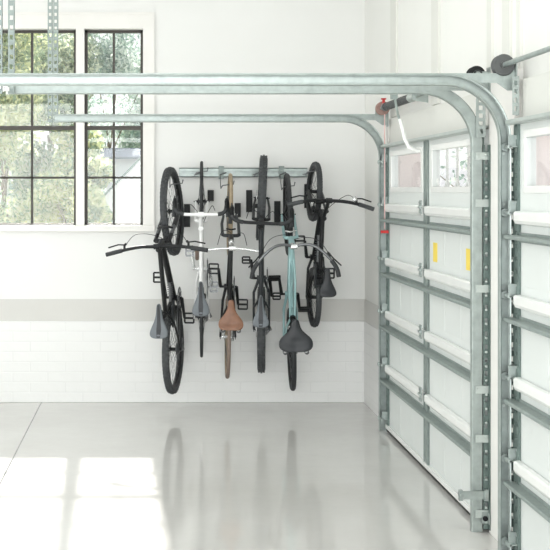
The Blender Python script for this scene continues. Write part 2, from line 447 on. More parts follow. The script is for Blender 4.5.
# ------------------------------------------------------------------ tracks
XT = XT0 = XD-.045      # centre line of the rollers
RT = .30
ZT = 2.36
def track(yc, w, name_label, xend, hang, xo=0.):
    XT = XT0+xo
    # w: +1 web towards +Y, -1 web towards the camera
    root = empty('door_track', (XT, yc, 0), name_label, 'door track', 'curved door tracks')
    path = []
    s = (0, 1, 0)
    for z in (.002, 1.0, ZT-RT): path.append(((XT,yc,z),(1,0,0),s))
    for k in range(1, 25):
        a = PI/2*k/24
        path.append(((XT-RT+RT*math.cos(a), yc, ZT-RT+RT*math.sin(a)), (math.cos(a),0,math.sin(a)), s))
    path.append(((xend,yc,ZT),(0,0,1),s))
    o, q = -w*.018, w*.018
    prof = [(-.020,o*.85),(-.026,o),(-.028,o*.8),(-.028,q*.85),(-.024,q),(.024,q),(.028,q*.85),(.028,o*.8),(.026,o),(.020,o*.85)]
    b = MB().strip(path, prof)
    obj('rail', b, M['galv'], root, 'steel channel bending from the floor to overhead', solid=.0025)
    # top angle along the horizontal run
    b = MB().strip([((1.74,yc,0),(0,1,0),(0,0,1)),((xend,yc,0),(0,1,0),(0,0,1))], [(q+w*.003,ZT-.012),(q+w*.003,ZT+.034),(q+w*.030,ZT+.034)])
    obj('top_angle', b, M['galv'], root, solid=.003)
    # slotted mounting angle at the wall, with bolts
    ya = yc+q+w*.006
    b = MB()
    x0, x1 = XT+.030, 1.799
    z = .02
    xm = (x0+x1)/2
    b.box((x0,ya-.0015,.02),(xm-.007,ya+.0015,2.06)); b.box((xm+.007,ya-.0015,.02),(x1,ya+.0015,2.06))
    while z < 2.05:
        b.box((xm-.007,ya-.0015,z),(xm+.007,ya+.0015,z+.045)); z += .07
    b.box((x1-.003,ya,.02),(x1,ya+w*.03,2.06))
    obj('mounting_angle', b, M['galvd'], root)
    for k in range(27):
        zz = .06+k*.075
        bb = MB(); bb.lathe([(0,.0045),(.004,.0075),(.010,.0075),(.012,.004)], (xm-.001, ya-.001, zz), (0,-1,0), 6)
        obj('bolt', bb, M['galvw'], root)
    for zz in (.10,.50,.76,1.296,1.75,2.0):
        b = MB()
        b.box((XT-.012,ya-.004 if w<0 else ya,zz-.02),(x1,ya if w<0 else ya+.004,zz+.02))
        b.tube([(XT,ya-w*.0,zz),(XT,ya-.010,zz)], .008, 6)
        obj('bracket', b, M['galvw'], root)
    for hx, z1 in hang:
        b = MB()
        yh = yc+q+w*.012
        b.box((hx-.018,yh-.002,ZT-.03),(hx-.009,yh+.002,ZC)); b.box((hx+.009,yh-.002,ZT-.03),(hx+.018,yh+.002,ZC))
        z = ZT-.03
        while z < ZC:
            b.box((hx-.009,yh-.002,z),(hx+.009,yh+.002,min(ZC,z+.028))); z += .052
        b.box((hx+.016,yh,ZT-.03),(hx+.019,yh+w*.03,ZC))
        obj('hanger_strap', b, M['galvm'], root)
    return root
YT1N, YT1F, YT2F = D1[0]-.022, D1[1]+.022, D2[1]+.022-.08
YT2F = 5.60+.03
t1n = track(YT1N, -1, 'steel door track at the near side of the first garage door, curving overhead', -.75, [(-.735,0),(-.80,0)])
t1f = track(YT1F, 1, 'steel door track farthest from the viewer, rising beside the back corner', -.72, [(-.715,0),(-.757,0)], xo=.018)
t2f = track(D2[1]+.022, 1, 'nearest steel door track, rising beside the door at the right edge', -.85, [])
# end stops and lock
obj('end_stop', MB().box((-.765,YT1N-.02,ZT-.03),(-.755,YT1N+.03,ZT+.03)).tube([(-.775,YT1N-.03,ZT-.005),(-.745,YT1N-.03,ZT-.005)], .012, 8), M['railw'], t1n)
b = MB()
zl = H-(492-190)/187.
b.box((XT-.105,YT1N-.034,zl-.024),(XT+.05,YT1N-.028,zl+.018)); b.box((XT-.105,YT1N-.046,zl-.03),(XT-.085,YT1N-.028,zl+.026))
b.tube([(XT-.09,YT1N-.052,zl),(XT-.09,YT1N-.03,zl)], .010, 8); b.box((XT+.03,YT1N-.05,zl-.03),(XT+.05,YT1N-.028,zl+.03))
obj('slide_lock', b, M['galv'], t1n)
zl2 = H-(515-190)/187.
obj('foot_bracket', MB().box((XT+.02,YT1N-.034,zl2-.03),(XT+.09,YT1N-.030,zl2+.03)).box((XT+.05,YT1N-.06,zl2-.03),(XT+.054,YT1N-.03,zl2+.03)), M['galv'], t1n)
obj('foot_bracket_dark_disc', MB().lathe([(0,.014),(.006,.014)], (XT+.036,YT1N-.036,zl2-.003), (0,-1,0), 12), M['blackp'], t1n, 'black disc standing in for a dark hole')  # flat black disc that paints the dark inside of the bracket hole

# ------------------------------------------------------------------ torsion shafts
def drum(b, y, s, r=.046, w=.05, x=None, z=2.435):
    x = XT if x is None else x
    prof = [(0,.012),(0,r),(.004,r+.003),(.008,r)]
    for k in range(5): prof += [(.010+k*.006,r-.006),(.013+k*.006,r-.004)]
    prof += [(w-.008,r),(w-.004,r+.004),(w,r),(w,.018),(w+.015,.018),(w+.015,.010)]
    b.lathe([(h*s, rr) for h, rr in prof], (x,y,z), (0,1,0), 26)
    return b
ZS = 2.435
def shaft(D, label, far=True):
    y0, y1 = D
    root = empty('torsion_shaft', (XT, (y0+y1)/2, ZS), label, 'garage door spring shaft', 'torsion shafts over the doors')
    obj('tube', MB().tube([(XT,y0-.06,ZS),(XT,y1+.06,ZS)], .0125, 14), M['galv'], root, smooth=True)
    for s, yy in ((-1, y0-.0), (1, y1+.0)):
        # end bearing plate standing from the wall
        b = MB()
        yp = yy+s*.045
        b.prism([(XT-.035,2.35),(XT-.035,2.435),(XT-.01,2.450),(XT+.045,2.450),(1.80,2.445),(1.80,2.31),(XT+.02,2.31)], 'y', yp-.002, yp+.002)
        b.box((1.795,yp-.03,2.30),(1.80,yp+.03,2.47))
        pl_ = obj('end_bearing_plate', b, M['galv'], root)
        obj('bearing', MB().lathe([(-.007,.015),(-.007,.024),(.007,.024),(.007,.015)], (XT,yp,ZS), (0,1,0), 16, closed=True), M['springd'], pl_, 'dark bearing ring')
    return root
s1 = shaft(D1, 'torsion shaft with dark spring and red drum above the first garage door')
s2 = shaft(D2, 'torsion shaft with large grey cable drum above the door at the right edge')
obj('cable_drum', drum(MB(), D1[0]+.02, -1, .043), M['blackp'], s1, 'black cable drum')
obj('cable_drum', drum(MB(), D1[1]+.03, -1, .048, x=XT+.012), M['castr'], s1, 'red cable drum')
obj('cable_drum', drum(MB(), D2[1]+.08, -1, .050), M['drum'], s2, 'dark grey cable drum')
b = MB()
ya, yb = D1[1]-.18, D1[1]-.98
n = 60*10
pts = [(XT+.024*math.cos(2*PI*k/10), ya+(yb-ya)*k/n, ZS+.024*math.sin(2*PI*k/10)) for k in range(n+1)]
b.tube(pts, .0062, 5)
obj('spring', b, M['springd'], s1, 'dark coiled torsion spring', smooth=True)
obj('spring_cone', MB().lathe([(0,.030),(-.03,.032),(-.06,.026),(-.11,.020),(-.12,.028),(-.15,.028),(-.15,.015)], (XT,yb,ZS), (0,1,0), 18), M['galvw'], s1)
obj('spring_cone', MB().lathe([(0,.030),(.03,.032),(.06,.026),(.09,.015)], (XT,ya,ZS), (0,1,0), 18), M['steel'], s1)
ycb = yb-.17
obj('centre_bearing_plate', MB().prism([(XT-.03,2.41),(XT-.03,2.46),(XT+.01,2.47),(1.816,2.47),(1.816,2.39),(XT+.01,2.40)], 'y', ycb-.002, ycb+.002), M['galv'], s1)
# slotted angle plates under the drums
def slotted(name, y, x0, x1, z0, z1, parent):
    b = MB(); w = (x1-x0)
    b.box((x0,y-.002,z0),(x0+w*.28,y+.002,z1)); b.box((x1-w*.28,y-.002,z0),(x1,y+.002,z1))
    z = z0
    while z < z1:
        b.box((x0+w*.28,y-.002,z),(x1-w*.28,y+.002,min(z1,z+.018))); z += .042
    b.box((x1-.004,y,z0),(x1,y+.035,z1))
    return obj(name, b, M['galv'], parent)
slotted('slotted_angle', D2[1]-.02, XT+.025, XD+.012, 2.185, 2.375, s2)
slotted('slotted_angle', D1[0]-.05, XT-.01, XT+.04, 2.10, 2.34, s1)
0 and obj('flag_plate', MB().box((XT-.03,D2[1]-.01,2.325),(XT+.05,D2[1]-.006,2.372)), M['galvw'], s2)

# lift cables (door 1 far: faded red, with a red clamp)
b = MB(); b.tube([(XT+.012,D1[1]-.075,ZS-.05),(XT+.012,D1[1]-.075,2.0),(XT+.012,D1[1]-.075,1.53)], .004, 6)
cord = obj('release_cord', b, M['redp']); tag(cord, 'thin faded red cord hanging from the red drum beside the far track', 'cord')
zc = H-(231-190)/131.5
hd = obj('cord_handle', MB().lathe([(-.030,.004),(-.026,.013),(-.012,.010),(0,.011),(.012,.010),(.026,.013),(.030,.004)], (XT+.012,D1[1]-.075,zc), (1,0,0), 12), M['red'], cord, 'bright red handle')
b = MB(); b.cbox((XT+.012,D1[1]-.035,ZS+.045),(.018,.02,.05)); b.cbox((XT+.012,D1[1]-.035,ZS+.068),(.036,.02,.010))
obj('clamp', b, M['red'], s1, 'red clamp on the drum')

# opener rail and arm of the first door
root = empty('door_opener', (1.2, ym1, 2.43), 'white opener arm and overhead rail at the middle of the first garage door', 'garage door opener')
yo = ym1
obj('rail', MB().box((XL+.9,yo-.02,2.455),(1.80,yo+.02,2.49)), M['railw'], root)
so = F/yo
def px(x, y): return ((x-150)/so, H-(y-190)/so)
b = MB(); b.box((-2.75,yo-.15,2.34),(-2.38,yo+.15,2.50))
obj('motor_housing', b, M['galvw'], root, bevel=.02)
b = MB()
for hx_ in (-2.7,-2.42): b.box((hx_-.015,yo-.002,2.49),(hx_+.015,yo+.002,ZC))
b.box((-2.715,yo-.015,2.86),(-2.405,yo+.015,2.864))
obj('hanger', b, M['galvm'], root)
p = [px(394,96), px(397,112), px(400.5,126)]
b = MB().tube([(a, yo-.01, z) for a, z in p], .008, 6); b.box((p[0][0]-.02,yo-.02,p[0][1]-.02),(p[0][0]+.02,yo+.02,2.456))
obj('arm', b, M['galvm'], root)
p = [px(399,119), px(402,130), px(404,139), px(408,147), px(416,151)]
b = MB().tube([(a, yo-.022, z) for a, z in p]+[(XD-.052,yo-.022,2.07)], .012, 8)
obj('curved_arm', b, M['railw'], root, 'white curved arm', smooth=True)

# ------------------------------------------------------------------ wall rack
def X_at(x, d): return (x-150)*d/F
def Z_at(y, d): return H-(y-190)*d/F
zr = Z_at(172.5, YB-.02)
rack = empty('bike_rack', (.8, YB, zr), 'long silver wall rail with hooks from which the bicycles hang', 'bike rack')
xr0, xr1 = X_at(179,YB), X_at(307,YB)
b = MB()
b.box((xr0,YB-.028,zr-.040),(xr1,YB-.001,zr-.032)); b.box((xr0,YB-.028,zr+.032),(xr1,YB-.001,zr+.040)); b.box((xr0,YB-.010,zr-.04),(xr1,YB-.001,zr+.04))
b.box((xr0,YB-.028,zr-.04),(xr1,YB-.025,zr-.012)); b.box((xr0,YB-.028,zr+.012),(xr1,YB-.025,zr+.04))
obj('rail', b, M['galv'], rack, bevel=.001)
for x in (221, 281):
    xx = X_at(x,YB)
    obj('wall_mount', MB().cbox((xx,YB-.033,zr),(.045,.012,.11)).tube([(xx,YB-.045,zr),(xx,YB-.036,zr)], .012, 8), M['galvm'], rack, bevel=.002)

# ------------------------------------------------------------------ bicycles
def V2(f, u, x=0.): return Vector((x, f, u))
def make_bike(P):
    g = P.get
    root = empty('bicycle', (0,0,0), P['label'], 'bicycle', 'bicycles hanging on the wall rack')
    Rw = P['R']; tr = P['tr']; a = P['a']; c = P['c']; h = P['h']
    th = R(g('head', 71)); v = Vector((0,-math.cos(th),math.sin(th))); nrm = Vector((0,math.sin(th),math.cos(th)))
    front = V2(a, Rw); rear = V2(-c, Rw); bb = V2(0, h)
    A = g('A', Rw+.055); off = .045
    HL = front + v*A - nrm*off
    HU = HL + v*g('hl', .12)
    delta = R(g('steer', 0))
    M4 = Matrix.Translation(HL) @ Matrix.Rotation(delta, 4, v) @ Matrix.Translation(-HL)
    st = lambda p: M4 @ Vector(p)
    fm = M[P['frame']]
    acc = M[g('acc', 'blackp')]
    # frame
    b = MB(); tr1 = g('tube', .017)
    ssu = P['saddle'][1]; sf = P['saddle'][0]
    # seat tube direction from BB towards saddle clamp
    clamp = V2(sf-.01, ssu-.065)
    sd = (clamp-bb).normalized(); stl = g('stl', .42)
    ST = bb + sd*stl
    seatj = bb + sd*(stl-.03)
    b.tube([bb, ST], tr1*.95, 12)
    dt0 = HL + v*.02; tt0 = HU - v*.015
    if g('step'):
        mid = (dt0+bb)/2 + Vector((0,0,.05))
        b.tube([tt0, tt0*.66+seatj*.34+Vector((0,0,-.05)), tt0*.33+(bb+sd*stl*.6)*.67+Vector((0,0,-.05)), bb+sd*stl*.55], tr1, 12)
        b.tube([dt0, (dt0*.6+bb*.4)+Vector((0,0,-.01)), bb], tr1*1.15, 12)
        if g('twin'):
            for sx in (-.024,.024):
                b.tube([HU*.6+HL*.4+Vector((sx*.4,0,0)), (HU*.5+seatj*.5)+Vector((sx,0,-.02)), seatj+Vector((sx*.8,0,-.02))], .0085, 8)
    else:
        b.tube([tt0, seatj], tr1*.95, 12)
        if g('bent'):
            b.tube([dt0, dt0*.75+bb*.25+Vector((0,-.03,-.035)), bb], tr1*1.3, 12)
        else: b.tube([dt0, bb], tr1*1.15, 12)
    b.tube([HL, HU], tr1*1.25, 12)
    b.tube([bb+Vector((-.037,0,0)), bb+Vector((.037,0,0))], .024, 14)
    for s in (-1,1):
        ax = rear+Vector((s*.062,0,0))
        b.tube([bb+Vector((s*.022,-.01,0)), bb*.72+rear*.28+Vector((s*(.03+tr),0,.0)), ax], [.012,.0105,.009], 8)
        b.tube([seatj+Vector((s*.012,0,-.01)), seatj*.72+rear*.28+Vector((s*(.026+tr),0,0)), ax], [.0095,.009,.008], 8)
        b.cbox(ax, (.006,.035,.03))
    fr = obj('frame', b, fm, root, smooth=True)
    if g('bridge'):
        pass
    # fork
    b = MB(st)
    cr = HL - v*.012
    b.tube([HL+v*.0, HU+v*.03], .014, 10)
    bl = g('fork', 'rigid')
    if bl == 'susp':
        wd = .034+tr*.8
        b.tube([cr+Vector((-wd,0,0)), cr+Vector((wd,0,0))], .019, 10)
        for s in (-1,1):
            lo = front+Vector((s*wd,0,0))
            up = cr+Vector((s*wd,0,0))
            b.tube([up, up*.5+lo*.5+nrm*.0], .0155, 10); b.tube([up*.52+lo*.48, lo], [.021,.019], 10)
        arch = [front+v*(Rw+tr*.5+.01)*1.0+Vector((s*wd,0,0)) for s in (-1,1)]
        b.tube([arch[0]-v*.05-nrm*.0, arch[0]*.8+arch[1]*.2+v*.0+nrm*.03, arch[0]*.2+arch[1]*.8+nrm*.03, arch[1]-v*.05], .010, 8)
    else:
        wd = .028+tr+(g('fw',0)-.028 if g('fw') else 0)
        b.tube([cr+Vector((-wd,0,0))-v*.022, cr+Vector((-wd*.8,0,0))-v*.006, cr, cr+Vector((wd*.8,0,0))-v*.006, cr+Vector((wd,0,0))-v*.022], .014, 10)
        for s in (-1,1):
            up = cr+Vector((s*wd,0,0))-v*.018; lo = front+Vector((s*.05,0,0))
            m_ = front+v*.14-nrm*(off-.012)+Vector((s*(wd+.002),0,0))
            b.tube([up, m_, lo], [.013,.012,.010] if g('fw') else [.013,.011,.008], 10)
    fo = obj('fork', b, M[g('forkm', P['frame'])], root, smooth=True)
    if bl == 'susp':
        b = MB(st)
        for s in (-1,1):
            up = cr+Vector((s*wd,0,0)); lo = front+Vector((s*wd,0,0))
            b.tube([up*.8+lo*.2, up*.47+lo*.53], .0160, 10)
        obj('stanchion', b, M['alu'] if g('bright') else M['steel'], fo)
    # wheels
    def wheel(ctr, f, name, tm, disc, cass):
        x = Vector((1,0,0))
        rimr = Rw-tr*1.75
        b = MB(f)
        hw = .011 if tr < .02 else .014
        b.lathe([(-hw,rimr),(-hw,rimr-.012),(-hw*.5,rimr-.020),(hw*.5,rimr-.020),(hw,rimr-.012),(hw,rimr)], ctr, x, 56, closed=True)
        w = obj(name, b, M[g('rim', 'blackp')], root, smooth=True)
        b = MB(f); prof = []
        for k in range(10):
            t = 2*PI*k/10; prof.append((tr*math.sin(t), Rw-tr+tr*math.cos(t)))
        b.lathe(prof, ctr, x, 64, closed=True)
        if g('knob'):
            n = 64
            for k in range(n):
                t = 2*PI*k/n
                for j, (ox, rr) in enumerate(((-.0,0),(-tr*.62,-.006),(tr*.62,-.006))):
                    tt = t + (PI/n if j else 0)
                    er = Vector((0,math.cos(tt),math.sin(tt))); et = Vector((0,-math.sin(tt),math.cos(tt)))
                    b.obox(ctr+er*(Rw+rr)+Vector((ox,0,0)), (x,et,er), (tr*.42,.016,.010))
        obj('tire', b, M[tm], w, smooth=True)
        b = MB(f)
        n = g('spk', 28)
        for k in range(n):
            s = 1 if k % 2 else -1
            t = 2*PI*k/n; t2 = t + (.5 if (k//2) % 2 else -.5)
            b.tube([ctr+Vector((s*.026,.022*math.cos(t2),.022*math.sin(t2))), ctr+Vector((0,(rimr-.016)*math.cos(t),(rimr-.016)*math.sin(t)))], .0013, 4, cap=False)
        obj('spokes', b, M['steel'] if g('dspk', 1) else M['alu'], w)
        b = MB(f).lathe([(-.055,.006),(-.052,.009),(-.035,.010),(-.03,.026),(-.024,.026),(-.02,.014),(.02,.014),(.024,.026),(.03,.026),(.035,.010),(.052,.009),(.055,.006)], ctr, x, 16)
        b.tube([ctr+Vector((-.066,0,0)), ctr+Vector((.066,0,0))], .0055, 8)
        obj('hub', b, M[g('hubm','blackp')], w, smooth=True)
        if disc:
            b = MB(f); rd = .08
            b.lathe([(-.001,rd-.016),(-.001,rd),(.001,rd),(.001,rd-.016)], ctr+Vector((-.042,0,0)), x, 28, closed=True)
            for k in range(6):
                t = 2*PI*k/6
                b.tube([ctr+Vector((-.042,.018*math.cos(t),.018*math.sin(t))), ctr+Vector((-.042,(rd-.01)*math.cos(t+.4),(rd-.01)*math.sin(t+.4)))], .003, 5)
            obj('brake_disc', b, M['alu'], w)
        if cass:
            b = MB(f)
            for k in range(g('gears', 7)):
                rr = .052-.0042*k*(7/g('gears',7)) if g('gears',7) > 1 else .035
                x0 = .030+.0035*k
                b.lathe([(x0,.012),(x0,rr),(x0+.0018,rr),(x0+.0018,.012)], ctr, x, 24, closed=True)
            obj('cassette', b, M['steel'], w)
        return w
    disc = g('disc')
    wheel(front, st, 'front_wheel', g('tyref', 'rubber'), disc, False)
    wheel(rear, None, 'rear_wheel', g('tyrer', g('tyref', 'rubber')), disc, True)
    # handlebar
    bf, bu = P['bar']; bc = V2(bf, bu); W = P['bw']/2
    stem0 = HU + v*.022
    b = MB(st); b.tube([stem0-v*.02, stem0+v*.02], .021, 12); b.tube([stem0, bc], .0145, 10); b.tube([bc+Vector((-.024,0,0)), bc+Vector((.024,0,0))], .021, 12)
    obj('stem', b, M[g('stemm','blackp')], root, smooth=True)
    kind = P['bars']
    tilt = R(g('bartilt', 0))
    def mir(pts, s): return [Vector((p[0]*s, p[1], p[2]+p[0]*s*math.tan(tilt)))+bc for p in pts]
    def along(pts, t0, t1, n=8):
        # sub-path between arc length fractions
        L = [0]
        for i in range(1, len(pts)): L.append(L[-1]+(pts[i]-pts[i-1]).length)
        def at(t):
            d = t*L[-1]
            for i in range(1, len(pts)):
                if d <= L[i]+1e-9:
                    return pts[i-1].lerp(pts[i], (d-L[i-1])/max(1e-9, L[i]-L[i-1]))
            return pts[-1]
        return [at(t0+(t1-t0)*k/n) for k in range(n+1)]
    def smoothp(pts, n=3):
        for _ in range(n):
            q = [pts[0]]
            for i in range(len(pts)-1):
                q += [pts[i].lerp(pts[i+1], .25), pts[i].lerp(pts[i+1], .75)]
            q.append(pts[-1]); pts = q
        return pts
    if kind == 'flat':
        base = [(0,0,0),(.06,.0,0),(.12,.004,.022),(W*.6,-.012,.026),(W,-.045,.024)]
        g0 = .68; br = .013
    elif kind == 'straight':
        base = [(0,0,0),(W*.5,-.004,0),(W,-.02,0)]; g0 = .62; br = .0125
    elif kind == 'cruiser':
        base = [(0,0,0),(.07,.02,.01),(.15,.01,.03),(W*.72,-.06,.04),(W*.96,-.16,.03),(W,-.235,.02)]; g0 = .70; br = .0115
    elif kind == 'riser':
        base = [(0,0,0),(.05,0,0),(.10,-.0,.05),(W*.6,-.012,.075),(W,-.05,.075)]; g0 = .66; br = .012
    else:  # drop
        base = [(0,0,0),(W*.7,0,0),(W*.96,.02,-.004),(W,.075,-.012),(W+.004,.10,-.06),(W+.008,.06,-.115),(W+.012,-.02,-.125)]
        g0 = .30; br = .013
    L_ = {s: smoothp(mir(base, s)) for s in (-1,1)}
    b = MB(st)
    br = g('br', br)
    b.tube(L_[-1][::-1]+L_[1][1:], br, 10)
    hb = obj('handlebar', b, M[g('barm','blackp')], root, smooth=True)
    for s in (-1,1):
        if kind == 'drop':
            gp = along(L_[s], g0, 1.0, 18); b = MB(st).tube(gp, .0165, 10)
            nm = 'bar_tape'
        else:
            gp = along(L_[s], g0, 1.0, 6); b = MB(st).tube(gp, g('gr', .0175), 10); nm = 'grip'
        obj(nm, b, M[g('gripm','rubberd')], hb, smooth=True)
        if g('nolev'): continue
        # brake lever
        b = MB(st)
        if kind == 'drop':
            p0 = Vector((s*W, .075, -.005))+bc
            b.tube([p0+Vector((0,-.02,0)), p0+Vector((0,.03,.02)), p0+Vector((0,.045,.04))], [.016,.017,.012], 8)
            b.tube([p0+Vector((0,.04,.02)), p0+Vector((s*.004,.065,-.02)), p0+Vector((s*.006,.06,-.08))], .006, 6)
        else:
            q0 = along(L_[s], g0-.05, g0-.01, 1)[0]; q1 = along(L_[s], g0+.20, g0+.3, 1)[0]
            fwd = g('lev', .045)
            b.tube([q0, q0+Vector((0,fwd*.7,-.01)), q0+Vector((-s*.015,fwd,-.012))], .010, 8)
            b.tube([q0+Vector((0,fwd*.8,-.012)), q0.lerp(q1,.5)+Vector((0,fwd*1.05,-.014)), q1+Vector((s*.03,fwd*.85,-.012))], .006, 6)
        obj('brake_lever', b, M[g('levm','blackp')], hb, smooth=True)
    # cables
    b = MB()
    for s in (-1,1):
        q0 = st(along(L_[s], .25 if kind=='drop' else g0-.06, .5, 1)[0] + Vector((0,.03,-.01)))
        dst = (st(cr+Vector((0,.02,0))) if s < 0 else dt0+Vector((s*.02,0,.0)))
        mid = (q0+dst)/2 + Vector((s*.01, g('cab', .07), .03))
        pts = [q0, q0.lerp(mid,.5)+Vector((0,.035,.01)), mid, mid.lerp(dst,.6)+Vector((0,.01,-.01)), dst]
        b.tube(smoothp(pts,2), .0026, 5)
    obj('brake_cable', b, M['blackp'], root)
    # saddle
    sc = V2(sf, ssu)
    b = MB(); b.tube([ST-sd*.08, clamp], .0135, 10); b.cbox(clamp+Vector((0,0,.012)), (.03,.045,.02))
    for s in (-1,1): b.tube([clamp+Vector((s*.02,.10,.035)), clamp+Vector((s*.022,.05,.018)), clamp+Vector((s*.022,-.04,.018)), clamp+Vector((s*.035,-.10,.035))], .0035, 6)
    b.tube([ST-sd*.03, ST+sd*.002], tr1*1.25, 12)
    obj('seatpost', b, M[g('postm','blackp')], root, smooth=True)
    sl, sw = g('sl', .27), g('sw', .14)
    shape = g('sshape', 'race')
    if shape == 'race': wp = [(0,.10),(.06,.26),(.25,.30),(.45,.42),(.62,.70),(.78,.95),(.9,1.0),(.97,.80),(1,.45)]
    elif shape == 'leather': wp = [(0,.14),(.05,.24),(.22,.27),(.38,.36),(.52,.60),(.66,.90),(.78,1.0),(.9,.96),(.97,.80),(1,.60)]
    else: wp = [(0,.10),(.06,.22),(.20,.26),(.34,.36),(.46,.62),(.58,.90),(.70,1.0),(.84,1.0),(.94,.84),(1,.55)]
    b = MB(); rows = []
    for t, w_ in wp:
        y = sf+sl*.52-sl*t; hwid = sw/2*w_
        zt = ssu + (.012 if t > .8 else 0) - .01*math.sin(PI*t)
        th_ = g('sth', .028)*(1 if t > .4 else .8)
        ring = []
        for k in range(12):
            an = 2*PI*k/12
            cx, cz = math.cos(an), math.sin(an)
            zz = cz*th_*.5 if cz > 0 else cz*th_*(.9 if abs(cx) > .5 else .2)
            dip = -.35*th_ if (shape != 'race' and t >= .7 and abs(cx) < .35 and cz > 0) else 0
            ring.append(b.v((hwid*cx*(1.0), y, zt+zz+dip)))
        rows.append(ring)
    for i in range(len(rows)-1):
        for k in range(12): b.face([rows[i][k],rows[i][(k+1)%12],rows[i+1][(k+1)%12],rows[i+1][k]])
    b.face(rows[0]); b.face(rows[-1][::-1])
    sa = obj('saddle', b, M[P['sm']], root, smooth=True)
    ssd = sa.modifiers.new('sub', 'SUBSURF'); ssd.levels = 1; ssd.render_levels = 2
    if g('sc'):
        b = MB(); t_ = g('sth', .028)*.5
        pl = [(.03,.35),(.3,.42),(.5,.5),(.75,.66),(.97,.5)]
        L1 = []
        for t, w_ in pl:
            y = sf+sl*.52-sl*t
            z = ssu - .01*math.sin(PI*t) + (.012 if t > .8 else 0) + t_*.8
            L1.append((y, z, .028*w_*2))
        for i in range(len(L1)-1):
            (y0_,z0_,w0_),(y1_,z1_,w1_) = L1[i], L1[i+1]
            q = [b.v(p_) for p_ in ((-w0_/2,y0_,z0_),(w0_/2,y0_,z0_),(w1_/2,y1_,z1_),(-w1_/2,y1_,z1_),(-w0_/2,y0_,z0_+.004),(w0_/2,y0_,z0_+.004),(w1_/2,y1_,z1_+.004),(-w1_/2,y1_,z1_+.004))]
            for ii in ((0,3,2,1),(4,5,6,7),(0,1,5,4),(1,2,6,5),(2,3,7,6),(3,0,4,7)): b.face([q[k] for k in ii])
        obj('saddle_panel', b, M['saddleb'], sa, 'black strip down the middle of the saddle')
    if g('springs'):
        for s in (-1,1):
            b = MB(); cx, cy_, cz = s*sw*.30, sf-sl*.50, ssu-.055
            pts = [(cx+.016*math.cos(2*PI*k/10), cy_+.016*math.sin(2*PI*k/10), cz-.03+.065*k/50) for k in range(51)]
            b.tube(pts, .0035, 5)
            b.tube([(cx,cy_,cz-.03),(s*.02,cy_+.08,cz-.02)], .005, 6)
            obj('saddle_spring', b, M['steel'], sa)
    # crankset
    cl = g('cl', .17); ca = R(P['crank']); b = MB()
    ring_r = g('ring', .085)
    dirc = Vector((0, math.cos(ca), math.sin(ca)))
    pc = g('pedx', .125)
    b.tube([bb+Vector((-.07,0,0)), bb+Vector((.07,0,0))], .010, 10)
    for s in (-1,1):     # right arm opposite to left
        e = bb + Vector((s*.085,0,0)) - dirc*(s*cl)
        b.tube([bb+Vector((s*.066,0,0)), e], [.015,.011], 8)
    cs = obj('crankset', b, M[g('crm','blackp')], root, smooth=True)
    b = MB()
    x = Vector((1,0,0))
    b.lathe([(.046,ring_r-.012),(.046,ring_r),(.049,ring_r),(.049,ring_r-.012)], bb, x, 36, closed=True)
    for k in range(5):
        t = 2*PI*k/5+.3
        b.tube([bb+Vector((.048,.012*math.cos(t),.012*math.sin(t))), bb+Vector((.048,(ring_r-.006)*math.cos(t),(ring_r-.006)*math.sin(t)))], .006, 6)
    n = 36
    for k in range(n):
        t = 2*PI*k/n; er = Vector((0,math.cos(t),math.sin(t))); et = Vector((0,-math.sin(t),math.cos(t)))
        b.obox(bb+er*(ring_r+.002)+Vector((.0475,0,0)), (x,et,er), (.003,.006,.008))
    obj('chainring', b, M['steel'], cs)
    for s in (-1,1):
        e = bb + Vector((s*pc,0,0)) - dirc*(s*cl)
        pw, pl_, pt = g('pw',.075), g('pl',.078), .018
        b = MB(); b.tube([e-Vector((s*.045,0,0)), e+Vector((s*pw/2,0,0))], .007, 8)
        # cage: pedal platform lies facing the viewer (plane x-y)
        px_ = P.get('pedtilt', 0); cp, sp = math.cos(R(px_)), math.sin(R(px_))
        ay = Vector((0,cp,sp)); az = Vector((0,-sp,cp))
        for o_ in (-1,1):
            b.obox(e+ay*(o_*pl_/2), (x,ay,az), (pw,.013,pt)); b.obox(e+x*(o_*pw/2), (x,ay,az), (.012,pl_,pt))
        b.obox(e, (x,ay,az), (pw,.016,pt*1.1))
        obj('pedal', b, M[g('pedm','blackp')], cs)
    # chain and rear mech
    b = MB(); cr_ = .038 if g('gears',7) > 1 else .03
    for s in (-1,1):
        b.tube([bb+Vector((.0475,0,s*ring_r*.98)), rear+Vector((.044,0,s*cr_))], .004, 4)
    b.tube([rear+Vector((.044,-cr_*math.cos(t),cr_*math.sin(t))) for t in [PI/2-PI*k/8 for k in range(9)]], .004, 4)
    obj('chain', b, M['steel'], root)
    if g('gears',7) > 1:
        b = MB(); q = rear+Vector((.062,-.005,-.02))
        b.tube([rear+Vector((.066,0,0)), q+Vector((.012,.0,-.03)), q+Vector((0,.03,-.06))], [.010,.012,.008], 8)
        for pz in ((.03,-.06),(.07,-.10)):
            b.lathe([(-.002,.0),(-.002,.018),(.002,.018),(.002,.0)], q+Vector((-.014,pz[0],pz[1])), x, 14)
        b.obox(q+Vector((-.008,.05,-.08)), (x,Vector((0,.7,-.7)),Vector((0,.7,.7))), (.003,.08,.02))
        obj('derailleur', b, M['steel'], root, smooth=True)
    # brakes
    b = MB(st if False else None)
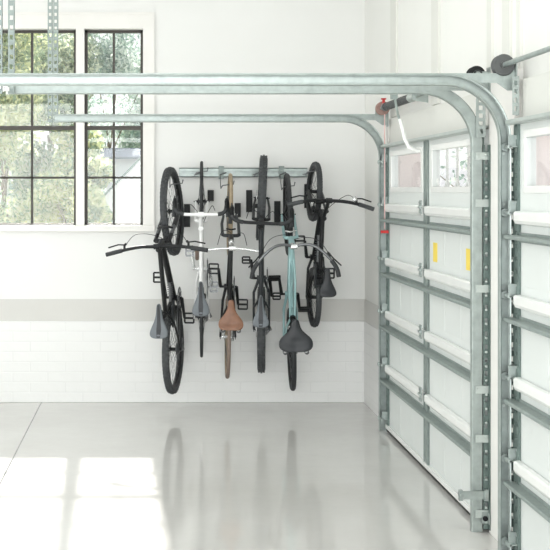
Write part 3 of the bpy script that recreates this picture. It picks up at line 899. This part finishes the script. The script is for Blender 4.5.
    if disc:
        q = rear+Vector((-.045,.05,.05)); b.cbox(q, (.03,.05,.035))
        obj('brake_caliper', b, M[g('calm','blackp')], root); b = MB()
        q2 = st(front+v*.075+Vector((-.045,-.015,0))-nrm*.03); b.cbox(q2, (.03,.035,.05))
    else:
        q2 = st(front+v*(Rw+.012)+nrm*.018-nrm*off*.5)
        for s in (-1,1):
            b.tube([q2+Vector((0,0,0)), q2+Vector((s*(tr+.018),.006,-.012)), q2+Vector((s*(tr+.012),.004,-.045))], .007, 6)
        obj('brake_caliper', b, M[g('calm','blackp')], root, smooth=True); b = MB()
        rr_ = seatj*.72+rear*.28
        for s in (-1,1): b.tube([rr_+Vector((0,.0,.012)), rr_+Vector((s*(tr+.02),0,0)), rr_+Vector((s*(tr+.012),-.02,-.03))], .007, 6)
    obj('brake_caliper', b, M[g('calm','blackp')], root)
    if g('bottle'):
        bx = HL*.45+bb*.55; dd = (HL-bb).normalized(); up = Vector((1,0,0)).cross(dd); up = up if up.z > 0 else -up
        off_ = Vector((-.035,0,0)) + up*.05
        b = MB().lathe([(-.075,.0),(-.075,.016),(.06,.016),(.075,.008),(.075,0)], bx+off_, dd, 14)
        obj('pump', b, M['brownt'], root, 'brown pump strapped to the frame', smooth=True)
    if g('light'):
        q = ST+Vector((.02,-.045,.02)); b = MB().lathe([(-.02,.0),(-.02,.018),(.012,.020),(.016,.012),(.016,0)], q, (0,-.6,.8), 14)
        obj('tail_light', b, M['blackp'], root, smooth=True)
    if g('shock'):
        q0 = bb+sd*.15+Vector((0,.02,0)); q1 = bb+Vector((0,.19,.17))
        b = MB().tube([q0,q1], .012, 10)
        pts = []
        ax = (q1-q0).normalized(); u_ = ax.orthogonal().normalized(); w_ = ax.cross(u_)
        for k in range(81):
            t = k/80; pts.append(q0.lerp(q1,.15+.7*t)+(u_*math.cos(2*PI*k/10)+w_*math.sin(2*PI*k/10))*.022)
        b.tube(pts, .004, 5)
        obj('shock', b, M['steel'], root)
    if g('shock'):
        b = MB()
        k0 = bb+sd*.22; kk = seatj*.6+rear*.4
        for s_ in (-1,1):
            b.prism([(k0.y+.05,k0.z-.04),(k0.y+.0,k0.z+.05),(k0.y-.16,k0.z+.02),(k0.y-.17,k0.z-.01),(k0.y-.05,k0.z-.06)], 'x', s_*.028, s_*.042)
        for q_ in (k0, k0+Vector((0,-.14,0))): b.tube([q_+Vector((-.048,0,0)), q_+Vector((.048,0,0))], .012, 10)
        obj('rocker_link', b, M['greyf'], root, bevel=.002)
    if g('bell'):
        q = along(L_[1], g0-.10, g0, 1)[0]
        b = MB(st).lathe([(0,.018),(.008,.017),(.014,.010),(.016,0)], q+Vector((0,.03,.015)), (0,.3,1), 16).tube([q, q+Vector((0,.03,.015))], .006, 6)
        obj('bell', b, M['alu'], hb, smooth=True)
    # placement
    root.rotation_euler = (PI/2, R(g('roll',0)), R(P['yaw']))
    root.location = (P['X'], P.get('Y', YB-.045), P['z'])
    return root

# a: front axle ahead of BB, c: rear axle behind, h: BB height, bar/saddle = (forward of BB, height)
BIKES = [
 dict(label='black mountain bike with wide flat handlebar, leftmost on the rack beside the window', R=.362, tr=.029, knob=1, a=.715, c=.42, h=.33, head=68, A=.50,
      fork='susp', frame='blackf', tube=.02, bars='flat', bar=(.455,1.0), bw=.80, bartilt=0, saddle=(-.13,.95), sm='saddleg', sc=1, sl=.27, sw=.155,
      crank=8, steer=3, disc=1, yaw=-12, roll=-.3, X=.265, z=.93, stl=.40, bent=1, shock=1, lev=.05),
 dict(label='white road bike with thin black tires, second from the window', R=.335, tr=.0125, a=.56, c=.39, h=.27, head=73, fork='rigid', frame='whitef',
      tube=.017, bars='drop', bar=(.465,.93), bw=.40, saddle=(-.19,.95), sm='saddleg', sc=1, sl=.27, sw=.145, barm='whitef', stemm='whitef', crank=5, cl=.15,
      yaw=-3.2, X=.445, z=1.165, stl=.46, light=1, bottle=1, gears=8, calm='alu', levm='blackp', pedx=.10, pw=.06, pedm='steel', crm='alu', tyref='rubberd'),
 dict(label='black road bike with tan leather saddle and brown tires, third from the window', R=.342, tr=.0155, a=.60, c=.41, h=.28, head=72, fork='rigid', frame='blackf', forkm='greyf',
      tube=.016, bars='straight', bar=(.355,1.0), bw=.40, gr=.0085, br=.007, nolev=1, fw=.05, saddle=(-.165,.98), sm='leather', sshape='leather', springs=1, sl=.235, sw=.205, sth=.03, barm='alu', gripm='alu', levm='alu', stemm='alu',
      crank=20, cl=.16, yaw=-2.0, roll=.9, X=.66, z=1.018, stl=.44, tyref='tan', tyrer='brownt', rim='tan', gears=1, pedm='blackp', postm='alu', hubm='alu'),
 dict(label='black bike with thick tires and dark drop handlebar, fourth from the window', R=.352, tr=.034, knob=1, a=.665, c=.42, h=.31, head=71, fork='rigid', frame='greyf', forkm='blackf',
      tube=.019, bars='drop', bar=(.475,.97), bw=.46, saddle=(-.21,.97), sm='saddleg', sc=1, sl=.25, sw=.135, crank=25, steer=-3, yaw=-6, pl=.05, X=.955, z=1.09, stl=.42, disc=1, gears=9, pw=.06),
 dict(label='pale teal cruiser bike with swept handlebar and wide black saddle, fifth from the window', R=.342, tr=.021, a=.66, c=.45, h=.28, head=69, fork='rigid', frame='teal', stemm='alu',
      tube=.019, bars='cruiser', bar=(.43,1.06), bw=.66, saddle=(-.265,.97), sm='saddleb', sshape='wide', springs=1, sl=.255, sw=.275, sth=.05, barm='steel', crank=30, cl=.16, yaw=-3.5, roll=-1.55, X=1.175, pedtilt=65, z=.958,
      stl=.42, step=1, twin=1, gears=3, pw=.09, calm='alu', tyref='rubberd'),
 dict(label='small black bike with little wheels, rightmost on the rack nearest the garage door', R=.245, tr=.023, knob=1, a=.545, c=.335, h=.27, head=69, A=.34, fork='susp', frame='blackf', bright=1,
      tube=.019, bars='riser', bar=(.475,.82), bw=.68, gripm='rubber', br=.014, saddle=(-.17,.83), sm='saddleb', sl=.23, sw=.145, crank=12, cl=.14, steer=-3, yaw=2.5, X=1.355, z=1.262, stl=.30, hl=.10, shock=1, bell=1,
      gears=6, pedx=.13, pw=.08, lev=.05, spk=20, bent=1),
]
for P in BIKES:
    rb = make_bike(P)
    # hook and tire tray belonging to the rack
    ya = R(P['yaw']); zt = P['z']+P['a']+P['R']-P['tr']*1.8-.036
    hx = P['X']+.012; yb_ = YB-.03
    wy = P.get('Y', YB-.045)-P['R']*math.cos(ya)
    b = MB()
    tipy = YB-.045-.19
    cxh = P['X']+ (.19)*math.sin(ya)
    zi = P['z']+P['a']+math.sqrt(max(0,(P['R']-P['tr']*2.2)**2-(P['R']-.19)**2))-.014
    zi = P['z']+P['a']+math.sqrt(max(0,(P['R']-P['tr']*1.75-.026)**2-(P['R']-.19)**2))
    b.tube([(cxh-.0,YB-.03,zr),(cxh-.055,YB-.06,zr-.02),(cxh-.06,tipy,zi-.03),(cxh-.045,tipy,zi-.006),(cxh-.0,tipy,zi),(cxh+.045,tipy,zi+.004),(cxh+.052,tipy,zi+.035)], .005, 8)
    obj('hook', b, M['steel'], rack, smooth=True)
for x, y0_, y1_ in ((187,204,227),(210.5,190,201),(237.5,203,217),(249,190,212),(277,201,224),(307,184,208)):
    d = YB-.03
    xx = X_at(x, d); za, zb_ = Z_at(y1_, d), Z_at(y0_, d)
    b = MB().box((xx-.022,YB-.05,za),(xx+.022,YB-.04,zb_)).box((xx-.026,YB-.062,za),(xx-.018,YB-.04,zb_)).box((xx+.018,YB-.062,za),(xx+.026,YB-.04,zb_))
    b.box((xx-.006,YB-.04,za+.02),(xx+.006,YB-.001,zb_-.01))
    obj('tire_tray', b, M['blackp'], rack, 'black upright tray that steadies a tire', bevel=.002)

# ------------------------------------------------------------------ outside
struct('ground', MB().box((-30,YB+T+.02,-.4),(30,45,-.2)), M['lawn'], 'ground outside')
def tree(x, y, h, w, m, label, n=22000, z0=.6, ls=.052):
    root = empty('tree', (x,y,-.2), label, 'tree', 'trees beyond the windows')
    b = MB(); b.tube([(x,y,-.2),(x+.05,y,h*.25),(x-.05,y+.05,h*.45)], [.08,.05,.02], 8)
    rnd = random.Random(int(x*100+y*7))
    blobs = []
    for k in range(26):
        bz = z0+(h-z0)*rnd.random(); t = (bz-z0)/(h-z0)
        ww = w*(.55+.55*math.sin(PI*min(1,t+.15)))
        c_ = Vector((x+rnd.uniform(-.7,.7)*ww, y+rnd.uniform(-.6,.6)*ww, bz)); blobs.append((c_, rnd.uniform(.45,.85)*w*.55))
        if k < 9: b.tube([(x,y,min(h*.4,bz*.6)), c_], [.018,.006], 5)
    obj('trunk', b, M['bark'], root)
    b = MB()
    for i in range(n):
        c_, r_ = blobs[rnd.randrange(26)]
        d = Vector((rnd.gauss(0,1),rnd.gauss(0,1),rnd.gauss(0,1))).normalized()*(r_*1.25*(rnd.random()**.6))
        p = c_+d
        a1 = Vector((rnd.gauss(0,1),rnd.gauss(0,1),rnd.gauss(0,1))).normalized(); a2 = a1.orthogonal().normalized()
        s_ = ls*rnd.uniform(.6,1.3)
        b.face([b.v(p-a1*s_), b.v(p+a2*s_*.45), b.v(p+a1*s_), b.v(p-a2*s_*.45)])
    o = obj('foliage', b, m, root)
for i, (x, y, h, w, k, lb) in enumerate([
    (-3.6,17.6,5.2,1.2,0,'silvery green tree farthest left beyond the wide window'),
    (-2.1,16.6,4.3,1.0,1,'yellow green tree close behind the wide window'),
    (-1.75,20.2,6.2,1.1,2,'tall olive green tree behind the mullion between the windows'),
    (-.75,21.6,6.4,1.15,0,'tall silvery tree behind the narrow window'),
    (-1.05,16.0,2.9,.55,1,'low yellow green tree at the left of the narrow window'),
    (.9,24.5,7.2,1.2,2,'olive green tree farthest right, beyond the white house'),
    (-3.6,23,6.8,1.5,1,'tall yellow green tree in the back row at the left')]):
    tree(x, y, h, w, LEAF[k], lb)
tree(5.2,17,5.0,1.2,LEAF[0],'green tree seen through the garage door window', n=3000)
# neighbour house with sloping white gable and a shed with blue grey roof
hs = empty('house', (.6,17.6,-.2), 'white house outside the narrow window with a sloping gable edge', 'house')
yh = 17.6; sh = F/yh
def hp(x, y): return ((x-150)/sh, H-(y-190)/sh)
e0 = hp(86,216); e1 = hp(143,157)
sl_ = (e1[1]-e0[1])/(e1[0]-e0[0])
ex = e1[0]+1.2; top = e1[1]+1.2*sl_
lx = e0[0]-.25; lz = e0[1]-.25*sl_
poly = [(lx,-.2),(ex*2-lx,-.2),(ex*2-lx,lz),(ex,top),(lx,lz)]
obj('wall', MB().prism(poly, 'y', yh, yh+1.2), M['housew'], hs)
b = MB()
for s in (0,1):
    pts = [(lx-.12,lz-.12*sl_),(ex,top)] if s == 0 else [(ex,top),(ex*2-lx+.12,lz-.12*sl_)]
    (xa,za),(xb_,zb2) = pts
    b.prism([(xa,za),(xb_,zb2),(xb_,zb2+.05),(xa,za+.05)], 'y', yh-.04, yh+1.25)
obj('roof', b, M['galvd'], hs)
yh = 19.; sh = F/yh
r0 = hp(103,159); r1 = hp(160,147)
sb = empty('shed', (r0[0]+.6,yh,-.2), 'low building with blue grey roof behind the white gable', 'shed')
obj('wall', MB().box((r0[0]+.05,yh,-.2),(r1[0]+1,yh+1.6,r0[1])), M['housew'], sb)
obj('roof', MB().prism([(yh-.1,r0[1]),(yh-.1,r0[1]+.03),(yh+.5,r1[1]),(yh+1.8,r0[1]+.05),(yh+1.8,r0[1])], 'x', r0[0]-.05, r1[0]+1.1), M['roof'], sb)

# ------------------------------------------------------------------ light
w = bpy.data.worlds.new('World'); SC.world = w; w.use_nodes = True
wn, wl = w.node_tree.nodes, w.node_tree.links
bg = wn['Background']
tc = wn.new('ShaderNodeTexCoord'); sp = wn.new('ShaderNodeSeparateXYZ'); rp = wn.new('ShaderNodeValToRGB')
wl.new(tc.outputs['Generated'], sp.inputs[0]); wl.new(sp.outputs['Z'], rp.inputs['Fac'])
rp.color_ramp.elements[0].color = (.95,.96,.97,1); rp.color_ramp.elements[1].color = (.80,.88,1.,1)
wl.new(rp.outputs['Color'], bg.inputs['Color']); bg.inputs['Strength'].default_value = 1.15

sun = bpy.data.lights.new('sun', 'SUN'); sun.energy = 14; sun.angle = R(1.3); sun.color = (1,.97,.92)
so_ = bpy.data.objects.new('sun', sun); COL.objects.link(so_)
# towards the sun: azimuth slightly left of +Y, elevation 37 degrees
dv = Vector((-.0385, 1, .7525)).normalized()
so_.rotation_euler = dv.to_track_quat('Z', 'Y').to_euler(); so_.location = (0, 14, 8)

def area(name, loc, sx, sy, e, rot=(0,0,0), col=(1,1,1)):
    l = bpy.data.lights.new(name, 'AREA'); l.shape = 'RECTANGLE'; l.size = sx; l.size_y = sy; l.energy = e; l.color = col
    o = bpy.data.objects.new(name, l); COL.objects.link(o); o.location = loc; o.rotation_euler = rot; return o
area('ceiling_fill', (-.8,4.6,ZC-.03), 4.4, 9.6, 50, col=(.97,1,1))  # added soft fill under the unseen ceiling, no fixture there
area('front_fill', (-.7,YF+.1,1.9), 4.6, 3.2, 300, rot=(PI/2,0,0), col=(.97,1,1))  # added fill behind the camera to brighten the back wall evenly

area('side_fill', (XL+.05,6.0,1.7), 2.6, 5.5, 70, rot=(0,-PI/2,0), col=(.97,1,1))  # added fill from the left; the wall behind it has no opening

# ------------------------------------------------------------------ camera
cam = bpy.data.cameras.new('camera'); co_ = bpy.data.objects.new('camera', cam); COL.objects.link(co_)
co_.location = (0,0,H); co_.rotation_euler = (PI/2,0,0)
cam.sensor_width = 36; cam.sensor_fit = 'HORIZONTAL'; cam.lens = F/550*36
cam.shift_x = (275-150)/550; cam.shift_y = -(275-190)/550; cam.clip_end = 200; cam.clip_start = .05
SC.camera = co_
SC.view_settings.view_transform = 'Standard'; SC.view_settings.look = 'None'; SC.view_settings.gamma = 1; SC.view_settings.use_curve_mapping = False
SC.view_settings.exposure = .12
SC.cycles.max_bounces = 10; SC.cycles.diffuse_bounces = 6; SC.cycles.transparent_max_bounces = 16
SC.cycles.use_denoising = True
SC.cycles.caustics_reflective = False; SC.cycles.caustics_refractive = False
